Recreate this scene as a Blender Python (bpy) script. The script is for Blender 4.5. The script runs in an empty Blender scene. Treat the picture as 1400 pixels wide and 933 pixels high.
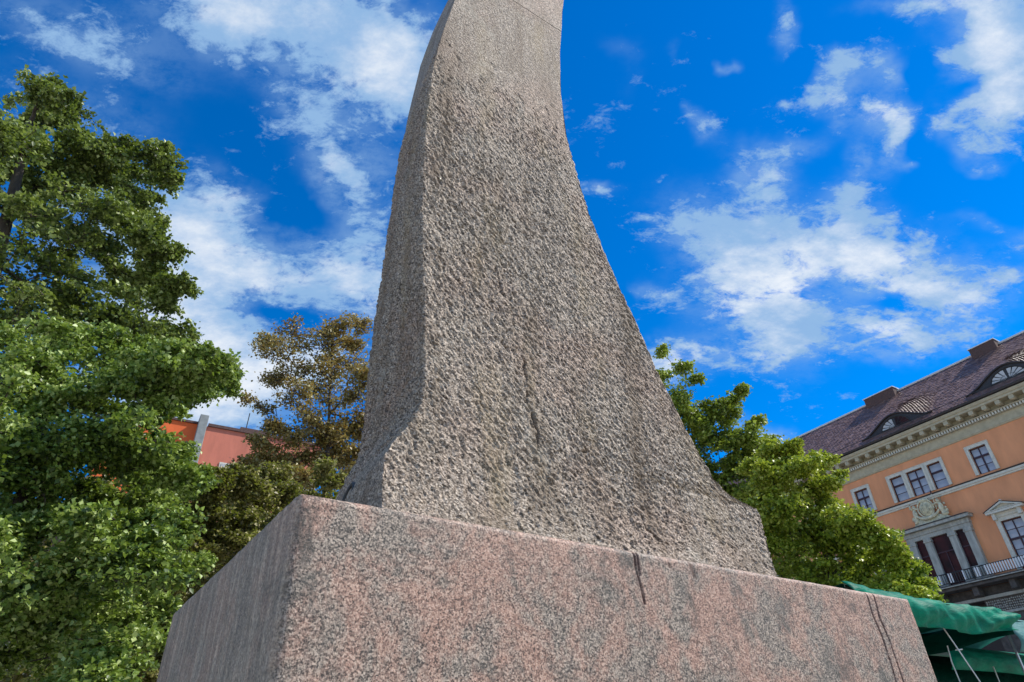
import bpy, math, random
import numpy as np
from mathutils import Vector
R_ = math.radians
C = bpy.context.scene.collection
S = bpy.context.scene

# ------------------------------------------------------------------ camera
FPX, CX, CY = 885.0, 700.0, 466.5            # focal length and centre for a 1400 px wide picture
O = np.array([0.0, 0.0, 1.5])
Zc = np.array([-60, 1316.5, -FPX]); Zc /= np.linalg.norm(Zc)
Yc = np.array([0, 0, -1.0]); Yc -= Yc @ Zc * Zc; Yc /= np.linalg.norm(Yc)
Xc = np.cross(Yc, Zc)
RM = np.array([Xc, Yc, Zc])                  # camera axes -> world
def ray(x, y):
    d = RM @ np.array([x - CX, -(y - CY), -FPX]); return d / np.linalg.norm(d)
def at(x, y, dist):                          # a place at a horizontal distance along a sight line
    d = ray(x, y); return O + d * dist / math.hypot(d[0], d[1])
cam_d = bpy.data.cameras.new("camera"); cam = bpy.data.objects.new("camera", cam_d); C.objects.link(cam)
cam_d.sensor_width = 36; cam_d.lens = 36 * FPX / 1400; cam_d.clip_start = .05; cam_d.clip_end = 5000
from mathutils import Matrix
M4 = Matrix([[RM[i][0], RM[i][1], RM[i][2], O[i]] for i in range(3)] + [[0, 0, 0, 1]])
cam.matrix_world = M4
S.camera = cam

# ------------------------------------------------------------------ light
SUN_AZ, SUN_EL = R_(84), R_(48)             # azimuth clockwise from +Y
sl = bpy.data.lights.new("sun", 'SUN'); so = bpy.data.objects.new("sun", sl); C.objects.link(so)
sl.energy = 3.5; sl.angle = R_(.6); sl.color = (1, .95, .87)
sd = Vector((math.sin(SUN_AZ) * math.cos(SUN_EL), math.cos(SUN_AZ) * math.cos(SUN_EL), math.sin(SUN_EL)))
so.rotation_euler = sd.to_track_quat('Z', 'Y').to_euler()
S.view_settings.view_transform = 'Standard'; S.view_settings.look = 'None'
S.view_settings.exposure = 0.6; S.view_settings.gamma = 1.0

# ------------------------------------------------------------------ node helper
class NT:
    def __init__(s, tree): s.t = tree; s.n = tree.nodes; s.l = tree.links
    def node(s, ty, **k):
        n = s.n.new(ty)
        for a, v in k.items(): setattr(n, a, v)
        return n
    def put(s, sock, v):
        if v is None: return
        if isinstance(v, bpy.types.NodeSocket): s.l.new(v, sock)
        else:
            if isinstance(v, (tuple, list)) and len(v) == 3 and sock.type == 'RGBA': v = (*v, 1)
            sock.default_value = v
    def math(s, op, a, b=None, c=None, clamp=False):
        n = s.node('ShaderNodeMath', operation=op, use_clamp=clamp)
        s.put(n.inputs[0], a)
        if b is not None: s.put(n.inputs[1], b)
        if c is not None: s.put(n.inputs[2], c)
        return n.outputs[0]
    def vmath(s, op, a, b=None, out=0):
        n = s.node('ShaderNodeVectorMath', operation=op)
        s.put(n.inputs[0], a)
        if b is not None: s.put(n.inputs[1], b)
        return n.outputs[out]
    def mix(s, f, a, b, blend='MIX'):
        n = s.node('ShaderNodeMix', data_type='RGBA', blend_type=blend)
        s.put(n.inputs[0], f); s.put(n.inputs[6], a); s.put(n.inputs[7], b)
        return n.outputs[2]
    def ramp(s, f, stops, interp='LINEAR'):
        n = s.node('ShaderNodeValToRGB'); r = n.color_ramp; r.interpolation = interp
        while len(r.elements) < len(stops): r.elements.new(.5)
        for e, (p, c) in zip(r.elements, stops):
            e.position = p; e.color = (*c, 1) if isinstance(c, tuple) else (c, c, c, 1)
        s.put(n.inputs[0], f); return n.outputs[0]
    def noise(s, vec, scale, detail=4, rough=.55, dist=0, out=0):
        n = s.node('ShaderNodeTexNoise'); s.put(n.inputs['Vector'], vec)
        n.inputs['Scale'].default_value = scale; n.inputs['Detail'].default_value = detail
        n.inputs['Roughness'].default_value = rough; n.inputs['Distortion'].default_value = dist
        return n.outputs[out]
    def vor(s, vec, scale, feat='F1', out='Distance', rnd=1):
        n = s.node('ShaderNodeTexVoronoi', feature=feat); s.put(n.inputs['Vector'], vec)
        n.inputs['Scale'].default_value = scale; n.inputs['Randomness'].default_value = rnd
        return n.outputs[out]
    def mapv(s, vec, sc=(1, 1, 1), rot=(0, 0, 0), loc=(0, 0, 0)):
        n = s.node('ShaderNodeMapping'); s.put(n.inputs[0], vec)
        n.inputs['Scale'].default_value = sc; n.inputs['Rotation'].default_value = rot
        n.inputs['Location'].default_value = loc
        return n.outputs[0]
    def sstep(s, v, lo, hi):
        n = s.node('ShaderNodeMapRange', interpolation_type='SMOOTHSTEP')
        s.put(n.inputs[0], v); n.inputs[1].default_value = lo; n.inputs[2].default_value = hi
        return n.outputs[0]

# ------------------------------------------------------------------ sky
W = bpy.data.worlds.new("World"); S.world = W; W.use_nodes = True
t = NT(W.node_tree); t.n.clear()
sky = t.node('ShaderNodeTexSky', sky_type='NISHITA', sun_disc=False, sun_elevation=SUN_EL, sun_rotation=SUN_AZ,
             altitude=200, air_density=1.0, dust_density=.0, ozone_density=3.0)
hs = t.node('ShaderNodeHueSaturation'); hs.inputs['Hue'].default_value = .509; hs.inputs['Saturation'].default_value = 1.5; hs.inputs['Value'].default_value = 1.3
t.l.new(sky.outputs[0], hs.inputs['Color'])
geo = t.node('ShaderNodeTexCoord'); D = geo.outputs['Generated']
# clouds: (centre x, y, half width, half height, tilt in degrees, weight) on the sky seen from the square
CL = [(430,40,205,80,12,1.25),(530,95,80,62,40,1.1),(330,15,120,45,0,.6),(60,25,70,40,10,.6),(170,75,110,28,25,.5),(160,160,90,40,15,.33),
 (290,300,85,50,15,1.0),(390,372,140,50,22,1.25),(250,410,110,75,0,1.2),(310,520,100,65,20,1.35),(500,340,60,95,-20,1.15),(480,228,58,42,20,1.0),
 (445,165,50,28,25,.6),(350,268,40,18,-5,.45),(420,490,100,40,20,1.1),(240,540,140,50,0,1.1),(400,140,50,40,60,.5),
 (985,320,95,58,25,1.0),(1080,355,95,62,5,1.05),(1180,330,70,60,35,.9),(1160,262,26,36,0,.85),(1240,370,70,48,10,.9),(1050,430,90,40,20,1.0),(1290,405,80,42,-20,.85),
 (1040,480,75,28,-8,1.0),(1210,455,80,25,12,.75),(1270,470,60,30,-20,.8),(920,470,60,30,-10,.7),(900,505,50,30,10,.75),(1190,490,50,14,5,.55),
 (1038,238,36,40,-30,1.0),(1085,205,40,18,-20,.7),(975,175,24,20,20,.95),(1150,112,32,42,30,1.25),(1125,140,40,14,10,.5),(1215,95,22,30,-30,.8),
 (1200,165,38,34,10,1.15),(1215,205,22,30,10,1.0),(1325,60,50,66,25,1.15),(1385,40,60,60,0,1.15),(1260,8,90,22,0,.95),(1370,150,70,45,-25,.95),
 (1290,165,50,18,-25,.75),(1340,205,36,16,15,.8),(1385,120,50,40,0,.9),(1078,35,20,40,-20,1.0),(1005,92,18,9,0,.7),(1075,148,14,10,0,.8),(985,90,10,8,0,.5),(950,155,12,8,0,.5),(1350,235,22,10,20,.8),(1240,225,12,8,0,.6),(1160,215,16,20,20,.6),(1140,170,16,16,20,.5),(905,400,40,16,20,.6),(815,257,22,11,15,.85),(905,80,14,26,-20,.3),
 (830,60,40,22,30,.28),(850,110,22,60,10,.2),(1395,315,40,22,-20,.65),(1385,380,60,18,-25,.55),(1330,300,30,12,0,.35),(1000,590,80,25,10,.4),(1060,600,60,20,0,.5),
 (865,395,16,8,0,.4),(1110,520,60,18,0,.25),(120,330,160,120,0,.6),(60,120,100,40,0,.3)]
HOLES = [(1238,415,42,14,5,1.0),(395,432,55,22,15,1.0),(1130,395,45,12,-10,.25),(330,330,30,24,0,.35),(560,20,30,14,0,.4),(420,300,70,34,25,.75),(560,330,24,40,0,.3),(1262,95,18,45,15,.7),(1310,135,30,16,-30,.6),(1345,115,30,12,-30,.4),(1180,60,30,16,0,.3),(1250,190,20,30,0,.5),(1100,100,20,40,0,.3)]
warp = t.noise(D, 7, 4, .6, out=1)
Dw = t.vmath('ADD', D, t.vmath('MULTIPLY', t.vmath('SUBTRACT', warp, (.5, .5, .5)), (.10, .10, .10)))
def blob(x, y, a, b, tilt, w):
    c = ray(x, y); th = R_(tilt)
    ax = ray(x + 4*math.cos(th), y + 4*math.sin(th)) - c; ay = ray(x - 4*math.sin(th), y + 4*math.cos(th)) - c
    la, lb = np.linalg.norm(ax)/4, np.linalg.norm(ay)/4
    ax = ax/np.linalg.norm(ax); ay = ay - (ay@ax)*ax; ay /= np.linalg.norm(ay)
    u = ax/(la*a); v = ay/(lb*b)
    p = t.math('SUBTRACT', t.vmath('DOT_PRODUCT', Dw, tuple(u), 'Value'), float(u@c))
    q = t.math('SUBTRACT', t.vmath('DOT_PRODUCT', Dw, tuple(v), 'Value'), float(v@c))
    r2 = t.math('ADD', t.math('MULTIPLY', p, p), t.math('MULTIPLY', q, q))
    return t.math('MULTIPLY', t.math('POWER', 2.718, t.math('MULTIPLY', r2, -1.0)), w)
dens = None
for b in CL:
    v = blob(*b); dens = v if dens is None else t.math('ADD', dens, v)
for b in HOLES:
    dens = t.math('SUBTRACT', dens, blob(*b))
# cloud over the unseen rest of the sky, thickened to whiten the fill light
axis = tuple(ray(700, 466))
away = t.sstep(t.vmath('DOT_PRODUCT', D, axis, 'Value'), .74, .55)
gen = t.math('MULTIPLY', t.math('MULTIPLY', t.sstep(t.noise(D, 2.2, 3, .5), .36, .6), 1.2), away)
dens = t.math('MAXIMUM', dens, gen)
sep = t.node('ShaderNodeSeparateXYZ'); t.l.new(D, sep.inputs[0])
zz = t.math('MAXIMUM', sep.outputs[2], .06)
comb = t.node('ShaderNodeCombineXYZ')
t.l.new(t.math('DIVIDE', sep.outputs[0], t.math('ADD', zz, .35)), comb.inputs[0]); t.l.new(t.math('DIVIDE', sep.outputs[1], t.math('ADD', zz, .35)), comb.inputs[1])
PV = t.mapv(comb.outputs[0], (1, 1.5, 1), (0, 0, R_(-28)))
n1 = t.noise(PV, 7, 10, .68, .5); n2 = t.noise(PV, 30, 7, .7, .3)
nn = t.math('ADD', t.math('MULTIPLY', n1, .56), t.math('MULTIPLY', n2, .44))
edge = t.math('MULTIPLY_ADD', t.math('SUBTRACT', nn, .5), 5.4, dens)
mask = t.sstep(edge, .34, 1.25)
thin = t.math('MULTIPLY', t.math('MULTIPLY', t.sstep(dens, .08, .9), t.sstep(t.noise(PV, 13, 6, .7), .3, .65)), .5)
mask = t.math('MAXIMUM', mask, thin)
mask = t.math('MULTIPLY', mask, t.sstep(sep.outputs[2], -.02, .06))
low_ = t.sstep(sep.outputs[2], .85, .35)
core = t.sstep(t.math('ADD', t.math('MULTIPLY_ADD', t.math('SUBTRACT', t.noise(PV, 6, 7, .65), .5), 4.2, dens), t.math('MULTIPLY', low_, .4)), .95, 2.5)
ccol = t.mix(core, (2.0, 3.35, 5.2), (6.0, 6.3, 6.6))
ccol = t.mix(t.sstep(n2, .35, .7), t.mix(.22, ccol, (1.7, 2.9, 5.0)), ccol)
col = t.mix(t.math('MULTIPLY', mask, .95), hs.outputs[0], ccol)
bg = t.node('ShaderNodeBackground'); t.put(bg.inputs[0], col); bg.inputs[1].default_value = .10
wo = t.node('ShaderNodeOutputWorld'); t.l.new(bg.outputs[0], wo.inputs[0])

# ------------------------------------------------------------------ materials
def mat(name):
    m = bpy.data.materials.new(name); m.use_nodes = True
    q = NT(m.node_tree); q.n.clear()
    b = q.node('ShaderNodeBsdfPrincipled'); o = q.node('ShaderNodeOutputMaterial'); q.l.new(b.outputs[0], o.inputs[0])
    q.b = b; q.o = o; q.m = m
    q.obj = q.node('ShaderNodeTexCoord').outputs['Object']
    return q
def bump(q, h, dist, strength=1.0, normal=None):
    n = q.node('ShaderNodeBump'); n.inputs['Strength'].default_value = strength; n.inputs['Distance'].default_value = dist
    q.put(n.inputs['Height'], h)
    if normal is not None: q.put(n.inputs['Normal'], normal)
    return n.outputs[0]
def simple(name, col, rough=.7, var=.15, scale=3.0, bmp=0.0, metal=0.0, bscale=40, streak=False):
    q = mat(name)
    v = q.mapv(q.obj, (1, 1, .25)) if streak else q.obj
    n = q.noise(v, scale, 6, .6)
    d = tuple(c*(1-var*2) for c in col); l = tuple(min(1, c*(1+var)) for c in col)
    q.put(q.b.inputs['Base Color'], q.ramp(n, [(.25, d), (.7, l)]))
    q.b.inputs['Roughness'].default_value = rough; q.b.inputs['Metallic'].default_value = metal
    if bmp: q.put(q.b.inputs['Normal'], bump(q, q.noise(q.obj, bscale, 5, .6), bmp))
    return q.m

def granite_pedestal():
    q = mat('pink_granite')
    g1 = q.vor(q.obj, 150, out='Color'); sp = q.node('ShaderNodeSeparateColor'); q.l.new(g1, sp.inputs[0])
    g2 = q.vor(q.obj, 290, out='Color'); sp2 = q.node('ShaderNodeSeparateColor'); q.l.new(g2, sp2.inputs[0])
    big = q.noise(q.mapv(q.obj, (1.25, 1, .95), (0, R_(25), 0)), 2.5, 8, .7, .5)
    mid = q.noise(q.obj, 9, 4, .6)
    pinkz = q.sstep(q.math('ADD', q.math('MULTIPLY', big, .75), q.math('MULTIPLY', mid, .25)), .42, .58)
    k = q.math('ADD', q.math('MULTIPLY', sp.outputs[0], .62), q.math('MULTIPLY', sp2.outputs[1], .38))
    grey = q.ramp(k, [(.2, (.035, .03, .028)), (.36, (.14, .12, .10)), (.58, (.29, .24, .20)), (.82, (.55, .46, .38))])
    pink = q.ramp(k, [(.16, (.07, .045, .035)), (.32, (.26, .155, .12)), (.56, (.45, .265, .20)), (.82, (.64, .45, .36))])
    c = q.mix(pinkz, grey, pink)
    dark = q.sstep(q.noise(q.mapv(q.obj, (1, 1, .7), loc=(4, 2, 1)), 4.2, 7, .7, .4), .54, .68)
    c = q.mix(q.math('MULTIPLY', dark, .68), c, (.06, .062, .055))
    blk = q.vor(q.obj, 62); c = q.mix(q.math('MULTIPLY', q.sstep(blk, .2, .1), .75), c, (.03, .025, .022))
    drip = q.sstep(q.noise(q.mapv(q.obj, (9, 9, .9), loc=(1, 5, 2)), 1.0, 6, .65), .58, .75)
    c = q.mix(q.math('MULTIPLY', drip, .35), c, (.12, .085, .065))
    # end face weathered with vertical run-off streaks; colour also lifted to brighten its shaded side
    at_ = q.node('ShaderNodeAttribute', attribute_name='weather_lift')
    st = q.math('ADD', q.math('MULTIPLY', q.noise(q.mapv(q.obj, (16, 16, 2.0), (R_(8), 0, 0)), 1.0, 7, .72, .3), .6), q.math('MULTIPLY', q.noise(q.obj, 55, 4, .7), .4))
    wc = q.ramp(st, [(.36, (.10, .072, .05)), (.5, (.30, .235, .175)), (.6, (.70, .56, .43))])
    c = q.mix(q.math('MULTIPLY', at_.outputs['Fac'], .55), c, wc)
    c = q.mix(1.0, c, (.95, .91, .85), 'MULTIPLY')
    cr = q.node('ShaderNodeAttribute', attribute_name='crack')
    crn = q.math('MULTIPLY', cr.outputs['Fac'], q.sstep(q.noise(q.obj, 25, 3), .3, .55))
    c = q.mix(q.math('MULTIPLY', crn, .9), c, (.10, .045, .03))
    q.put(q.b.inputs['Base Color'], c); q.b.inputs['Roughness'].default_value = .62
    h = q.math('ADD', q.math('MULTIPLY', sp.outputs[1], .5), q.noise(q.obj, 60, 5, .7))
    q.put(q.b.inputs['Normal'], bump(q, h, .004, .8))
    return q.m
def granite_rough(name, smooth):
    q = mat(name)
    g1 = q.vor(q.obj, 120, out='Color'); sp = q.node('ShaderNodeSeparateColor'); q.l.new(g1, sp.inputs[0])
    fine = q.noise(q.obj, 130, 3, .7)
    st = q.noise(q.mapv(q.obj, (5, 5, .7)), 1.0, 6, .62, .3)
    big = q.noise(q.obj, 1.4, 4, .6)
    base = q.ramp(q.math('ADD', q.math('MULTIPLY', sp.outputs[0], .5), q.math('MULTIPLY', fine, .5)),
                  [(.28, (.07, .054, .04)), (.45, (.25, .208, .168)), (.6, (.41, .35, .292)), (.8, (.74, .66, .57))])
    c = q.mix(q.sstep(big, .42, .66), base, (1.0, .9, .87), 'MULTIPLY')
    c = q.mix(q.math('MULTIPLY', q.sstep(st, .46, .68), .62), c, (.165, .12, .078))
    warm = q.sstep(q.noise(q.mapv(q.obj, (2.2, 2, .5), loc=(3, 1, 7)), 1.2, 5, .6), .52, .72)
    c = q.mix(q.math('MULTIPLY', warm, .4), c, (.36, .28, .15))
    lich = q.sstep(q.noise(q.mapv(q.obj, (1, 1, .8), loc=(9, 4, 3)), 3.2, 7, .7), .56, .68)
    c = q.mix(q.math('MULTIPLY', lich, .3), c, (.50, .48, .42))
    c = q.mix(1.0, c, (1.0, .945, .87), 'MULTIPLY')
    cr = q.node('ShaderNodeAttribute', attribute_name='crack')
    c = q.mix(q.math('MULTIPLY', cr.outputs['Fac'], .75), c, (.05, .04, .035))
    q.put(q.b.inputs['Base Color'], c); q.b.inputs['Roughness'].default_value = .75
    rt = q.mapv(q.obj, (1, 1, 1), (0, R_(-42), 0)); w_ = q.noise(q.obj, 9, 3, .6, out=1)
    rt = q.vmath('ADD', rt, q.vmath('MULTIPLY', q.vmath('SUBTRACT', w_, (.5, .5, .5)), (.10, .10, .10)))
    h = q.math('ADD', q.noise(q.mapv(rt, (1, 1, 2.6)), 30, 5, .7), q.math('MULTIPLY', q.vor(q.mapv(rt, (1, 1, 2.4)), 34), .6))
    q.put(q.b.inputs['Normal'], bump(q, h, .003 if smooth else .015, .9))
    return q.m
def leaf_mat(name, stops, trans=.32, rough=.45, dead=None):
    q = mat(name)
    g = q.node('ShaderNodeNewGeometry'); r = g.outputs['Random Per Island']
    big = q.noise(q.obj, .9, 3, .6)
    f = q.math('ADD', q.math('MULTIPLY', r, .68), q.math('MULTIPLY', q.sstep(big, .3, .7), .38))
    c = q.ramp(f, stops)  # end stops put leaf glints and dark gaps into the colour at random
    q.put(q.b.inputs['Base Color'], c); q.b.inputs['Roughness'].default_value = rough
    q.b.inputs['Specular IOR Level'].default_value = .5
    tr = q.node('ShaderNodeBsdfTranslucent'); q.put(tr.inputs[0], q.mix(.5, c, (.30, .42, .02)) if dead is None else q.mix(.5, c, dead))
    mx = q.node('ShaderNodeMixShader'); mx.inputs[0].default_value = trans
    q.l.new(q.b.outputs[0], mx.inputs[1]); q.l.new(tr.outputs[0], mx.inputs[2]); q.l.new(mx.outputs[0], q.o.inputs[0])
    return q.m

MAT = dict(
    ped=granite_pedestal(), rough=granite_rough('chiselled_granite', False), smooth=granite_rough('dressed_granite', True),
    bark=simple('bark', (.075, .058, .045), .9, .3, 12, .01, streak=True),
    plaster=simple('orange_plaster', (.82, .35, .165), .85, .11, 1.1, .003, bscale=20, streak=True),
    beige=simple('beige_stone', (.50, .44, .30), .8, .12, 4, .004),
    pale=simple('pale_stone_surround', (.68, .65, .55), .75, .1, 5, .003),
    cream=simple('cream_stone', (.72, .66, .46), .8, .25, 6, .004),
    grey=simple('grey_portal_stone', (.42, .42, .37), .8, .2, 5, .006, streak=True),
    dstone=simple('dark_rustic_stone', (.10, .088, .078), .85, .3, 4, .02, bscale=14),
    tile=None, roofdark=simple('dark_roof_metal', (.035, .03, .032), .5, .2, 5),
    zinc=simple('bright_flashing', (.75, .76, .76), .4, .05, 6, metal=.2),
    brick=simple('chimney_brick', (.12, .068, .058), .85, .25, 10, .01),
    wood=simple('dark_red_joinery', (.045, .012, .022), .45, .2, 8),
    iron=simple('dark_iron', (.03, .028, .027), .5, .2, 8),
    salmon=simple('salmon_render', (.62, .20, .13), .9, .13, 1.2, .004, streak=True),
    orange=simple('bright_orange_render', (.80, .155, .04), .9, .06, 1.5, .004),
    creamwall=simple('cream_render', (.55, .50, .40), .9, .1, 1.0, .004, streak=True),
    pipe=simple('grey_render', (.27, .29, .28), .7, .15, 3),
    alu=simple('aluminium', (.6, .6, .6), .35, .1, 6, metal=.7),
    rope=simple('white_cord', (.72, .74, .70), .7, .1, 9),
)
def tile_m():
    q = mat('purple_brown_roof_tile')
    r = q.node('ShaderNodeNewGeometry').outputs['Random Per Island']
    n = q.noise(q.obj, .5, 4, .6)
    f = q.math('ADD', q.math('MULTIPLY', r, .6), q.math('MULTIPLY', n, .4))
    q.put(q.b.inputs['Base Color'], q.ramp(f, [(.2, (.14, .070, .052)), (.5, (.22, .11, .08)), (.8, (.31, .17, .125))]))
    q.b.inputs['Roughness'].default_value = .55
    q.put(q.b.inputs['Normal'], bump(q, q.noise(q.obj, 12, 3), .02, .5))
    return q.m
MAT['tile'] = tile_m()
def glass_m(name, c1, c2, rough=.06, ior=1.5, sp=.5):
    q = mat(name)
    n = q.noise(q.obj, 1.3, 3, .5)
    q.put(q.b.inputs['Base Color'], q.ramp(n, [(.3, c1), (.7, c2)]))
    q.b.inputs['Roughness'].default_value = rough; q.b.inputs['Specular IOR Level'].default_value = sp
    q.b.inputs['IOR'].default_value = ior
    q.put(q.b.inputs['Normal'], bump(q, q.noise(q.obj, 1.5, 2), .02, .25))
    return q.m
MAT['glass'] = glass_m('window_glass_with_curtain', (.26, .30, .38), (.50, .52, .58))
MAT['glassd'] = glass_m('dark_red_glass', (.018, .012, .012), (.085, .022, .022), .25, 1.3, .3)
MAT['glassl'] = glass_m('pale_dormer_glass', (.45, .44, .43), (.62, .60, .57), .2)
def fabric(name, col, dark, trans):
    q = mat(name)
    n = q.noise(q.mapv(q.obj, (1, 1, 3)), 3, 5, .6)
    c = q.ramp(n, [(.3, dark), (.7, col)])
    q.put(q.b.inputs['Base Color'], c); q.b.inputs['Roughness'].default_value = .5; q.b.inputs['Specular IOR Level'].default_value = .1
    q.put(q.b.inputs['Normal'], bump(q, q.noise(q.mapv(q.obj, (1, 1, 2.5), (0, R_(25), 0)), 5, 5, .6), .035, .7))
    tr = q.node('ShaderNodeBsdfTranslucent'); q.put(tr.inputs[0], c)
    mx = q.node('ShaderNodeMixShader'); mx.inputs[0].default_value = trans
    q.l.new(q.b.outputs[0], mx.inputs[1]); q.l.new(tr.outputs[0], mx.inputs[2]); q.l.new(mx.outputs[0], q.o.inputs[0])
    return q.m
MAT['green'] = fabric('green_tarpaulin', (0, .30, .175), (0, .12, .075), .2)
MAT['green_shaded'] = fabric('shaded_green_tarpaulin', (0, .055, .038), (0, .03, .02), .05)  # darker copy of the green: shade under the canopies put into the colour
MAT['teal'] = fabric('teal_plastic_sheet', (.20, .42, .40), (.10, .28, .27), .4)

# ------------------------------------------------------------------ object helpers
WLOC = {}
def empty(name, loc, rz=0, label=None, cat=None, group=None):
    o = bpy.data.objects.new(name, None); C.objects.link(o); o.empty_display_size = .3
    o.location = loc; o.rotation_euler = (0, 0, rz)
    if label: o['label'] = label
    if cat: o['category'] = cat
    if group: o['group'] = group
    return o
def mesh(name, v, f, m, smooth=False, attrs=None):
    me = bpy.data.meshes.new(name); v = np.asarray(v, dtype=np.float32)
    if isinstance(f, np.ndarray):
        n, k = f.shape
        me.vertices.add(len(v)); me.vertices.foreach_set('co', v.ravel())
        me.loops.add(n*k); me.loops.foreach_set('vertex_index', f.ravel().astype(np.int32))
        me.polygons.add(n); me.polygons.foreach_set('loop_start', (np.arange(n)*k).astype(np.int32))
        me.update(calc_edges=True)
    else:
        me.from_pydata(v.tolist(), [], f); me.update()
    if smooth: me.polygons.foreach_set('use_smooth', np.ones(len(me.polygons), dtype=bool))
    if attrs:
        for k, a in attrs.items():
            at_ = me.attributes.new(k, 'FLOAT', 'POINT'); at_.data.foreach_set('value', np.asarray(a, dtype=np.float32))
    me.materials.append(m)
    return me
def link(name, me, parent=None, loc=(0, 0, 0), rot=None):
    o = bpy.data.objects.new(name, me); C.objects.link(o); o.location = loc
    if rot: o.rotation_euler = rot
    if parent: o.parent = parent
    return o
class MB:
    def __init__(s): s.v = []; s.f = []
    def add(s, v, f):
        k = len(s.v); s.v += [tuple(p) for p in v]; s.f += [tuple(i+k for i in q) for q in f]; return s
    def box(s, x0, x1, y0, y1, z0, z1):
        return s.add([(x, y, z) for z in (z0, z1) for x, y in ((x0, y0), (x1, y0), (x1, y1), (x0, y1))],
                     [(3,2,1,0), (4,5,6,7), (0,1,5,4), (1,2,6,5), (2,3,7,6), (3,0,4,7)])
    def tube(s, pts, r, n=8, caps=True):
        pts = [np.array(p, float) for p in pts]; m = len(pts)
        rs = r if isinstance(r, (list, tuple, np.ndarray)) else [r]*m
        V = []
        for i, p in enumerate(pts):
            d = pts[min(i+1, m-1)] - pts[max(i-1, 0)]; d /= (np.linalg.norm(d)+1e-9)
            a = np.cross(d, (0, 0, 1) if abs(d[2]) < .95 else (1, 0, 0)); a /= np.linalg.norm(a); b = np.cross(d, a)
            V += [p + rs[i]*(math.cos(2*math.pi*j/n)*a + math.sin(2*math.pi*j/n)*b) for j in range(n)]
        F = [(i*n+j, i*n+(j+1) % n, (i+1)*n+(j+1) % n, (i+1)*n+j) for i in range(m-1) for j in range(n)]
        if caps: F += [tuple(range(n))[::-1], tuple(range((m-1)*n, m*n))]
        return s.add(V, F)
    def prism(s, poly, y0, y1):              # polygon in x,z pushed along y
        n = len(poly)
        V = [(x, y0, z) for x, z in poly] + [(x, y1, z) for x, z in poly]
        return s.add(V, [tuple(range(n)), tuple(range(2*n-1, n-1, -1))] + [(i, (i+n), (i+1) % n + n, (i+1) % n) for i in range(n)])
    def lathe(s, c, prof, n=10, ax=2):
        V = []
        for r, z in prof:
            for j in range(n):
                a = 2*math.pi*j/n; V.append((c[0]+r*math.cos(a), c[1]+r*math.sin(a), c[2]+z))
        m = len(prof)
        F = [(i*n+j, i*n+(j+1) % n, (i+1)*n+(j+1) % n, (i+1)*n+j) for i in range(m-1) for j in range(n)]
        F += [tuple(range(n))[::-1], tuple(range((m-1)*n, m*n))]
        return s.add(V, F)
    def ell(s, c, r, n=10, m=6):
        V = []; F = []
        for i in range(m+1):
            ph = math.pi*i/m
            for j in range(n):
                a = 2*math.pi*j/n
                V.append((c[0]+r[0]*math.sin(ph)*math.cos(a), c[1]+r[1]*math.sin(ph)*math.sin(a), c[2]+r[2]*math.cos(ph)))
        for i in range(m):
            for j in range(n): F.append((i*n+j, (i+1)*n+j, (i+1)*n+(j+1) % n, i*n+(j+1) % n))
        return s.add(V, F)
    def me(s, name, m, smooth=False): return mesh(name, s.v, s.f, m, smooth)
    def obj(s, name, m, parent=None, smooth=False, bevel=0, loc=(0, 0, 0)):
        o = link(name, s.me(name, m, smooth), parent, loc)
        if bevel:
            b = o.modifiers.new('bevel', 'BEVEL'); b.width = bevel; b.segments = 2; b.limit_method = 'ANGLE'
        return o
def B(x0, x1, y0, y1, z0, z1): return MB().box(x0, x1, y0, y1, z0, z1)

# ------------------------------------------------------------------ numpy noise
def _h(ix, iy, k=0):
    a = (ix.astype(np.int64)*374761393 + iy.astype(np.int64)*668265263 + k*974634777) & 0xffffffff
    a = ((a ^ (a >> 13))*1274126177) & 0xffffffff; a = a ^ (a >> 16)
    a = (a*2246822519) & 0xffffffff; a = a ^ (a >> 15)
    return a/4294967295.0
def perlin(x, y, k=0):
    ix, iy = np.floor(x), np.floor(y); fx, fy = x-ix, y-iy
    u, v = fx*fx*(3-2*fx), fy*fy*(3-2*fy)
    def g(dx, dy):
        a = _h(ix+dx, iy+dy, k)*2*np.pi; return np.cos(a)*(fx-dx) + np.sin(a)*(fy-dy)
    return (g(0,0)*(1-u)+g(1,0)*u)*(1-v) + (g(0,1)*(1-u)+g(1,1)*u)*v
def fbm(x, y, o=4, k=0, g=.5):
    r = 0; a = 1
    for i in range(o): r = r + a*perlin(x*2**i, y*2**i, k+i*7); a *= g
    return r
def worley(x, y, k=0):
    ix, iy = np.floor(x), np.floor(y); d1 = np.full(x.shape, 9.0); d2 = np.full(x.shape, 9.0); cid = np.zeros(x.shape)
    for dx in (-1, 0, 1):
        for dy in (-1, 0, 1):
            px = ix+dx+_h(ix+dx, iy+dy, k+1); py = iy+dy+_h(ix+dx, iy+dy, k+2)
            d = np.hypot(x-px, y-py); c = _h(ix+dx, iy+dy, k+3)
            nw = d < d1
            d2 = np.where(nw, d1, np.minimum(d2, d)); cid = np.where(nw, c, cid); d1 = np.minimum(d1, d)
    return d1, d2, cid
def sm(x, a, b): q = np.clip((x-a)/(b-a), 0, 1); return q*q*(3-2*q)

# ------------------------------------------------------------------ frame of the pedestal: x along its front, y away from the square
A0 = np.array([-.8091, 2.2611]); AE = R_(90 - 54.6)
LP, DP, HP = 4.21, 2.28, 2.40

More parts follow.
